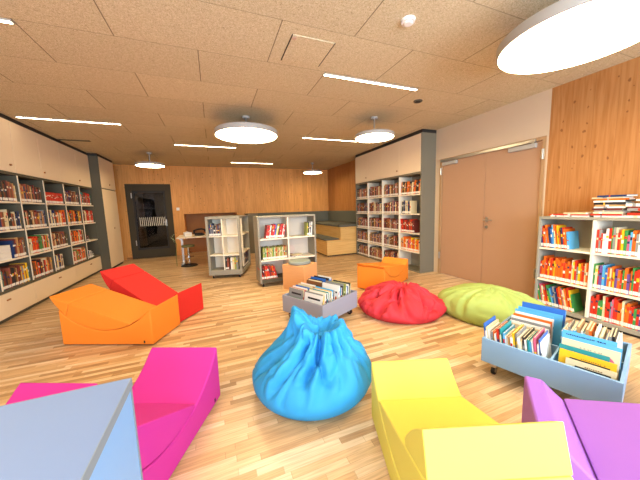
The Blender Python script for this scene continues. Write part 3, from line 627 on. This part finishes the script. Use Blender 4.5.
slices(MBm, .42, .725, .37, .115, CRATEP, 813, 'in the back right section of light blue crate', g, (.26, .33), (.2, .25), -.08, cols=['sky', 'pink', 'white', 'grey', 'white', 'sky', 'tan', 'white', 'sky', 'tan', 'orange', 'lime', 'white', 'cream', 'tan', 'blue', 'grey', 'dark', 'white', 'white'], tr=(.008, .019))
facing(MBm, .425, .045, .115, [(.23, .20, .012, .0, .055, 'cream', ('lime', 'tan')), (.265, .235, .012, .035, .015, 'yellow', ('yellow', 'tan')), (.24, .25, .014, .075, .005, 'teal', None), (.275, .285, .012, .105, .012, 'cream', None), (.285, .30, .014, .135, .005, 'sky', None), (.265, .32, .012, .165, .0, 'sky', None)], 814, 'in the front right section of light blue crate', g, lean=-.2,
       marks={3: dict(title=('grey', [(.86, .006, -.2, .22)]), car='pink'), 4: dict(title=('navy', [(.86, .014, -.32, .1)])), 5: dict(title=('navy', [(.90, .013, -.42, .3)])), 1: dict(title=('brown', [(.86, .005, -.1, .3)])), 0: dict(title=('brown', [(.86, .006, -.1, .25)]))})

# ------------------------------------------------------------------ realise the books: the 300 largest in view as things, the rest as one object
def view_size(b):
    c = b['X'] @ Vector((0, 0, b['h']/2)); v = c-Vector((0, 0, EYE)); dd = v.dot(fwd)
    if dd < .3: return 0
    px = 320+F_PX*v.dot(rx)/dd; py = 240-F_PX*v.dot(ux)/dd
    if not (-12 < px < 652 and -12 < py < 492): return 0
    return b['h']*(b['t']+.02)/dd**2
for b in BOOKS: b['size'] = view_size(b)
BOOKS = [b for b in BOOKS if b['size'] > 0]
order = sorted(BOOKS, key=lambda b: -b['size']); keep = set(id(b) for b in order[:300])
rest = MB()
for b in BOOKS:
    if id(b) in keep:
        m = MB(); book_mb(m, b); o = bpy.data.objects.new('book', m.mesh('book')); COL.objects.link(o); o.matrix_world = b['X']
        n, wh_, side = b['where']
        tag(o, '%s book, %s %s %s' % (WORD.get(b['col'], b['col']), ordw(n), side, wh_), 'book', b['group'])
    else: book_mb(rest, b, b['X'])
if rest.v:
    o = rest.build('distant_books'); tag(o, 'small far-off books filling the shelves of the bookcases', 'books'); o['kind'] = 'stuff'
for o in bpy.data.objects:
    if len(str(o.get('label', '')).split()) > 16: print('LONG', o['label'])

# ------------------------------------------------------------------ niche desk, things on it, frame below
dk = thing('desk', 'white desk with steel legs in front of the wall niche', 'desk', (-.90, 7.35, 0))
MB().box(0, 1.25, 0, .85, .70, .73, mat('desk_white', '#e2d2b8', .45)).build('tabletop', dk, bevel=.004)
for x in (.06, 1.17):
    MB().box(x, x+.05, .38, .44, .05, .70, M_STEEL).build('leg', dk); MB().box(x-.01, x+.06, .1, .78, .0, .05, M_STEEL).build('foot', dk, bevel=.01)
    MB().box(x, x+.05, .12, .74, .66, .70, M_STEEL).build('bracket', dk)
MB().box(.12, 1.17, .40, .42, .42, .64, M_NICHE).build('modesty_panel', dk)
tr_ = thing('foot_stand', 'round-based steel stool under the left end of the desk', 'stool', (-.66, 7.44, 0))
MB().cyl((0, 0, 0), .20, .03, M_BLACK, 32, r2=.17).build('base', tr_); MB().cyl((0, 0, .03), .025, .45, M_CHROME, 16).build('post', tr_)
MB().cyl((0, 0, .48), .15, .05, mat('olive_seat', '#6e6b45', .7), 28).build('seat', tr_, bevel=.01); MB().cyl((0, 0, .22), .12, .012, M_CHROME, 24).build('foot_ring', tr_)
pp = thing('paper_box', 'crumpled white paper carton on the desk', 'carton', (-.66, 7.62, .731), .3)
MB().prism([(-.08, 0), (.08, 0), (.095, .09), (.0, .125), (-.09, .10)], -.06, .06, M_WHITE, 'y').build('carton', pp, bevel=.004)
MB().box(-.05, .05, -.062, -.06, .03, .06, M_SHELF).build('flap', pp)
ph = thing('desk_telephone', 'black telephone with raised handset on the desk', 'telephone', (-.38, 7.7, .731), -.2)
MB().prism([(-.10, 0), (.10, 0), (.10, .03), (-.10, .08)], -.1, .1, M_BLACK, 'x').build('body', ph, bevel=.005)
MB().tube([(-.13, .0, .06), (-.13, -.02, .13), (-.05, 0, .16), (.05, 0, .17), (.13, .0, .15), (.14, .0, .10)], .022, M_BLACK, 10).build('handset', ph)
hk = thing('plant_sprig', 'small pale green sprig at the left corner of the desk', 'plant', (-.95, 7.52, 0))
MB().tube([(0, 0, 0), (.0, .01, .3), (.03, .0, .55), (-.03, -.01, .72)], .006, mat('stem_green', '#6b7a45', .6)).build('stem', hk)
w = MB(); lm = mat('leaf_green', '#a8b48a', .6)
for k in range(7):
    a = k*.9; X = Matrix.Translation((-.03, -.01, .6+.03*k)) @ Matrix.Rotation(a, 4, 'Z') @ Matrix.Rotation(-.5, 4, 'Y')
    w.prism([(0, 0), (.02, .012), (.06, .010), (.08, 0), (.06, -.010), (.02, -.012)], 0, .0015, lm, 'z', X)
w.build('leaves', hk)

# ------------------------------------------------------------------ stepped bench in the corner
bn = thing('corner_bench', 'stepped spruce seating with grey cushions in the far right corner', 'bench', (2.84, 6.72, 0))
def bx(name, x0, x1, y0, y1, z0, z1, m, bv=.004): return MB().box(x0-2.84, x1-2.84, y0-6.72, y1-6.72, z0, z1, m).build(name, bn, bevel=bv)
bx('lower_step', 2.84, XR-.004, 6.72, YB-.004, .035, .445, M_PLY); bx('plinth', 2.88, XR-.004, 6.76, YB-.01, 0, .035, M_DARK, 0)
bx('upper_step', 3.27, XR-.004, 6.74, YB-.004, .447, .80, M_PLY)
bx('back_lower_step', 1.30, 2.838, 8.55, YB-.004, .0, .445, M_PLY)
bx('back_upper_step', 1.30, 3.268, 8.95, YB-.004, .447, .80, M_PLY)
bx('seat_cushion', 2.80, 3.25, 6.80, 8.5, .447, .485, M_CUSH, .012); bx('back_seat_cushion', 1.32, 3.25, 8.53, 8.93, .447, .485, M_CUSH, .012)
bx('upper_cushion', 3.24, XR-.07, 6.76, 8.9, .802, .86, M_CUSH, .012); bx('back_upper_cushion', 1.32, XR-.07, 8.92, YB-.08, .802, .86, M_CUSH, .012)
bx('backrest', XR-.065, XR-.004, 6.74, YB-.075, .862, 1.24, M_CUSH, .012); bx('back_backrest', 1.0, XR-.004, YB-.07, YB-.004, .862, 1.24, M_CUSH, .012)
bx('end_panel', .98, 1.296, 8.55, YB-.004, 0, 1.235, M_GREY, .004)

# ------------------------------------------------------------------ cube stool
cs = thing('cube_stool', 'spruce cube stool with round grey cushion behind the grey crate', 'stool', (1.28, 4.03, 0), math.radians(37))
MB().box(0, .40, 0, .44, 0, .42, mat('orange_spruce', '#d9a06a', .5, .1, 5, stretch=(1, 1, 12))).build('box', cs, bevel=.005)
MB().cyl((.2, .22, .421), .19, .055, M_CUSHL, 40).build('cushion', cs, bevel=.015, smooth=True)

# ------------------------------------------------------------------ foam rocking loungers
RR, HW, LL = .64, math.radians(44.7), .982
def lounger(label, loc, rz, cm, tilt, folded=False, ext=0, name='foam_lounger', seat_label=None, gap=.006, swap=False, cs=None, fb=.008):
    """block with a scooped top and a rocking segment in it; tilt > 0 raises the end at s=0"""
    W = .489; CS, CZ, HH = cs or (.491, .805, .387)
    t = thing(name, label, 'lounger', (loc[0], loc[1], 0), rz, None)
    arc = []; ha, hb = math.asin(CS/RR)*.985, math.asin((LL-CS)/RR)*.985
    for k in range(29):
        a = -ha+(ha+hb)*k/28; arc.append((CS+RR*math.sin(a), CZ-RR*math.cos(a)))
    arc = [(x, min(z, HH)) for x, z in arc]
    pts = [(0, .012), (LL, .012), (LL, HH)]+[(x, z) for x, z in arc[::-1] if .012 < x < LL-.012]+[(0, HH)]
    MB().prism(pts, 0, W, cm, 'y').build('base_block', t, bevel=.010, seg=3, smooth=True)
    MB().box(.03, LL-.03, .03, W-.03, 0, .012, M_BLACK).build('foot_pad', t)
    R = RR-gap; c0, c1 = -HW-tilt, HW-tilt
    P = lambda a: Vector((CS+R*math.sin(a), CZ-R*math.cos(a)))
    A, B = P(c0), P(c1)
    if folded == 'far' or swap: A, B = B, A; c0, c1 = c1, c0       # the hinged tip is always at A
    if ext:
        q_ = A-B; A = B+Matrix.Rotation(math.copysign(ext, q_.x), 2) @ q_; pa = [A]
    u = (B-A).normalized(); hinge = A+u*.22
    nrm = Vector((-u.y, u.x)); nrm = nrm if nrm.y < 0 else -nrm    # towards the curved side
    pa, pb = ([A] if ext else []), []
    for k in range(41):
        a = c0+(c1-c0)*k/40; q_ = P(a); (pa if (q_-A).dot(u) < .22 else pb).append(q_)
    # cut point on the arc straight below the hinge
    lo, hi = c0, (c0+c1)/2
    for _ in range(40):
        m_ = (lo+hi)/2
        if (P(m_)-A).dot(u) < .22: lo = m_
        else: hi = m_
    cut = P(lo); g_ = u*.003
    main = [hinge+g_, cut+g_]+pb
    flap = pa+[cut-g_, hinge-g_]
    if folded: flap = [2*hinge-p_ for p_ in flap]; flap = [p_-nrm*.003 for p_ in flap]
    MB().prism([tuple(p_) for p_ in main], .001, W-.001, cm, 'y').build('seat_segment', t, bevel=.008, seg=3, smooth=True)
    MB().prism([tuple(p_) for p_ in flap], .001, W-.001, cm, 'y').build('head_flap', t, bevel=fb, seg=3, smooth=True)
    tx = MB().box(LL-.10, LL-.085, -.002, .0, .03, .055, M_BLACK).build('tag', t)
    return t
def foam(n, c): return mat(n, c, .62, .03, 4, .15, 600, spec=.25)
F_OR, F_RED, F_MAG, F_YEL, F_PUR = foam('orange_vinyl', '#e8862a'), foam('red_vinyl', '#d22b26'), foam('magenta_vinyl', '#c42f92'), foam('yellow_vinyl', '#d6c956'), foam('purple_vinyl', '#9a62bd')
lounger('orange foam lounger in front of the red one on the left', (-1.561, 3.467), math.radians(-24.6), F_OR, math.radians(20))
lounger('red foam lounger behind the left orange one', (-1.306, 4.078), math.radians(-34), F_RED, math.radians(30))
lounger('magenta foam lounger in the left foreground with its high end showing', (-.457, 1.076), math.radians(65.2), F_MAG, math.radians(29))
lounger('magenta foam lounger mostly hidden behind the blue-grey cabinet', (-1.10, .93), math.radians(65.2), F_MAG, math.radians(29))
lounger('yellow foam lounger in the foreground with folded headrest', (.852, 1.36), math.radians(250.3), F_YEL, math.radians(-15), 'far', math.radians(2), fb=.02)
lounger('orange foam lounger behind the red beanbag', (2.378, 3.394), math.radians(29.3), F_OR, math.radians(9))
lounger('purple foam lounger at the lower right corner', (1.127, .569), math.radians(-52.3), F_PUR, math.radians(-5.9), swap=True, ext=math.radians(9), cs=(.56, .83, .412))

# ------------------------------------------------------------------ beanbags
def sstep(a, b, x):
    x = max(0, min(1, (x-a)/(b-a))); return x*x*(3-2*x)
def beanbag(name, label, cx, cy, rz, prof, ax, ay, creases, cm, shift=None, lift=None, namp=.02, seed=0, nseg=160, nr=70, piping=None, ridge=1, fold=(1.5, 4.5)):
    """prof: list of (r, z) from floor centre outwards and up to the gathered top"""
    L = [0]
    for a, b in zip(prof, prof[1:]): L.append(L[-1]+math.hypot(b[0]-a[0], b[1]-a[1]))
    def P(v):
        s = v*L[-1]
        for i in range(len(prof)-1):
            if s <= L[i+1] or i == len(prof)-2:
                f = (s-L[i])/(L[i+1]-L[i])
                def cr(k):
                    p0 = prof[max(i-1, 0)][k]; p1 = prof[i][k]; p2 = prof[i+1][k]; p3 = prof[min(i+2, len(prof)-1)][k]
                    return .5*((2*p1)+(-p0+p2)*f+(2*p0-5*p1+4*p2-p3)*f*f+(-p0+3*p1-3*p2+p3)*f**3)
                return max(0, cr(0)), cr(1)
    mb = MB(); k = mb.mi(cm)
    for j in range(nr+1):
        v = j/nr; r0, z0_ = P(v)
        for i in range(nseg):
            th = 2*PI*i/nseg; z = z0_; r = r0; dz = 0
            q = Vector((math.cos(th)*1.6, math.sin(th)*1.6, v*3+seed))
            up_ = sstep(.30, .6, v)
            r *= 1+namp*up_*noise.noise(q*1.3)*1.6+.4*namp*up_*noise.noise(q*3.5)
            q2 = Vector((math.cos(th)*fold[0], math.sin(th)*fold[0], v*fold[1]+seed*3)); up2 = sstep(.34, .55, v)*(1-sstep(.93, 1, v))
            rg = (1-min(1, abs(noise.noise(q2*1.25))*2.6))**3; rg2 = (1-min(1, abs(noise.noise(q2*2.3+Vector((5, 1, 2))))*2.6))**3
            r -= (rg*.035+rg2*.014)*up2*ridge; dz = -(rg*.030+rg2*.012)*up2*ridge
            for (t0, wdt, dep, v0, v1, sk_) in creases:
                d = (th-t0-sk_*(v-v0)+PI) % (2*PI)-PI
                if abs(d) < 4*wdt:
                    e = math.exp(-(d/wdt)**2)*sstep(v0, v0+.12, v)*(1-sstep(v1-.05, v1+.03, v)); sh = math.exp(-((abs(d)-1.7*wdt)/(wdt*.9))**2)*.55*sstep(v0, v0+.12, v)*(1-sstep(v1-.05, v1+.03, v))
                    r -= dep*e*.7; dz -= dep*e*.8; r += dep*sh*.5; dz += dep*sh*.5
            x, y = r*ax*math.cos(th), r*ay*math.sin(th)
            if lift: dz += lift(x, y, v, th)
            z = max(.001 if v > .02 else .0, z+dz)
            if shift: sx, sy = shift(v); x += sx; y += sy
            mb.v.append((x, y, z))
    for j in range(nr):
        for i in range(nseg):
            a = j*nseg+i; b = j*nseg+(i+1) % nseg; mb.f.append((a, b, b+nseg, a+nseg)); mb.m.append(k)
    mb.f.append(tuple(range(nseg))[::-1]); mb.m.append(k); mb.f.append(tuple(range(nr*nseg, (nr+1)*nseg))); mb.m.append(k)
    t = thing(name, label, 'beanbag', (cx, cy, 0), rz)
    o = mb.build('cover', t, smooth=True)
    for p_ in o.data.polygons: p_.use_smooth = True
    o.data.set_sharp_from_angle(angle=PI)
    if piping:
        rr, zz = piping; w_ = MB(); pts = [(rr*ax*math.cos(2*PI*i/64), rr*ay*math.sin(2*PI*i/64), zz) for i in range(65)]
        w_.tube(pts, .005, cm, 6).build('seam_piping', t)
    return t
B_BLUE, B_RED, B_GRN = foam('blue_fabric', '#3296cf'), foam('red_fabric', '#c9343f'), foam('lime_fabric', '#a3b562')
# local +x of the blue bag points to screen right
PB = [(.001, 0), (.30, 0), (.37, .012), (.43, .07), (.452, .14), (.43, .21), (.365, .30), (.295, .37), (.245, .43), (.215, .48), (.205, .53), (.18, .555), (.14, .53), (.09, .47), (.04, .45), (.002, .445)]
def bl_lift(x, y, v, th):
    k = sstep(.60, .80, v)*(1-sstep(.9, 1, v)*.5)
    return k*(.075*max(0, -math.cos(th))**2-.045*max(0, math.cos(th))**1.5-.055*math.sin(th)**2)
beanbag('beanbag', 'bright blue beanbag with gathered top in the middle of the floor', .615, 1.815, math.radians(-21), PB, 1.0, .98,
        [(3.55, .13, .05, .50, .86, .9), (4.05, .07, .06, .42, .80, .7), (4.5, .09, .085, .50, .90, .9), (5.0, .05, .045, .48, .74, -1.6), (5.45, .09, .03, .60, .86, .6), (2.6, .12, .04, .5, .85, 0), (1.7, .12, .04, .5, .85, 0), (.6, .1, .04, .55, .86, 0), (6.05, .06, .03, .55, .86, -.9)],
        B_BLUE, shift=lambda v: (.06*sstep(.35, .75, v), .0), lift=lambda x, y, v, th: bl_lift(x, y, v, th), namp=.07, seed=2, ridge=1.2, fold=(1.9, 2.6))
PR = [(.001, 0), (.40, 0), (.46, .012), (.505, .06), (.51, .115), (.47, .18), (.38, .245), (.27, .30), (.17, .335), (.10, .33), (.06, .29), (.03, .27), (.002, .265)]
beanbag('beanbag', 'crimson red flattened beanbag between the grey crate and green beanbag', 2.165, 2.75, math.radians(-40), PR, 1.07, .98,
        [(3.3, .10, .05, .5, .95, .9), (3.9, .05, .07, .55, .88, -.9), (4.2, .06, .05, .36, .90, .9), (4.75, .09, .07, .50, .95, -.6), (5.2, .04, .05, .45, .80, 1.2), (5.65, .09, .06, .46, .95, 1.0), (6.1, .05, .045, .6, .95, -.6), (.5, .10, .05, .45, .95, .6), (1.3, .1, .04, .5, .95, 0), (2.3, .08, .05, .5, .95, 0), (2.8, .05, .05, .5, .85, 1)],
        B_RED, shift=lambda v: (.02*sstep(.5, .9, v), .03*sstep(.5, .9, v)), namp=.09, seed=5, ridge=1.7, fold=(2.0, 2.2))
PG = [(.001, 0), (.40, 0), (.46, .012), (.50, .06), (.505, .13), (.47, .21), (.38, .28), (.26, .33), (.14, .36), (.05, .37), (.002, .37)]
beanbag('beanbag', 'lime green beanbag behind the light blue crate', 3.005, 2.12, math.radians(-62), PG, 1.18, .86,
        [(3.6, .08, .03, .48, .8, .3), (4.3, .07, .03, .4, .8, -.2), (5.2, .08, .025, .45, .85, .2), (.3, .1, .03, .5, .9, 0), (2.4, .1, .03, .5, .9, 0)],
        B_GRN, ridge=.35, namp=.05, seed=8, lift=lambda x, y, v, th: -.05*sstep(.4, .8, v)*max(0, x)/.5)

M_EDGE = mat('grey_edge_band', '#7d8791', .5, .02)
# ------------------------------------------------------------------ blue-grey cabinet, lower left foreground
ZT = .90; w_, d_ = .80, .50; cx0, cy0 = -.243, .840
bc2 = thing('low_cabinet', 'blue-grey low cabinet corner at the lower left foreground', 'cabinet', (cx0-w_, cy0-d_, 0))
MB().box(0, w_-.002, 0, d_-.002, ZT-.022, ZT, M_BLUEG).build('top', bc2, bevel=.001)
MB().box(w_-.002, w_, -.0, d_, ZT-.024, ZT, M_EDGE).box(0, w_-.002, d_-.002, d_, ZT-.024, ZT, M_EDGE).build('edge_band', bc2)
MB().box(w_-.004, w_-.002, d_-.012, d_-.002, 0, ZT-.024, M_EDGE).build('side_edge', bc2)
MB().box(w_-.02, w_-.004, .002, d_-.002, .0, ZT-.022, M_BLUES).build('side_panel', bc2, bevel=.001); MB().box(.004, .02, .002, d_-.002, 0, ZT-.022, M_BLUES).build('side_panel', bc2)
MB().box(.02, w_-.02, d_-.02, d_-.004, .0, ZT-.022, M_BLUES).build('back_panel', bc2)
MB().box(.02, w_-.02, .01, d_-.02, .06, .08, M_BLUES).box(.02, w_-.02, .01, d_-.02, .46, .48, M_BLUES).build('shelf', bc2)
w = MB()
for zz in (.62, .655, .69, .725): w.cyl((w_-.0045, d_-.155, zz), .0035, .001, M_DARK, 10, 'x')
w.build('pin_holes', bc2)
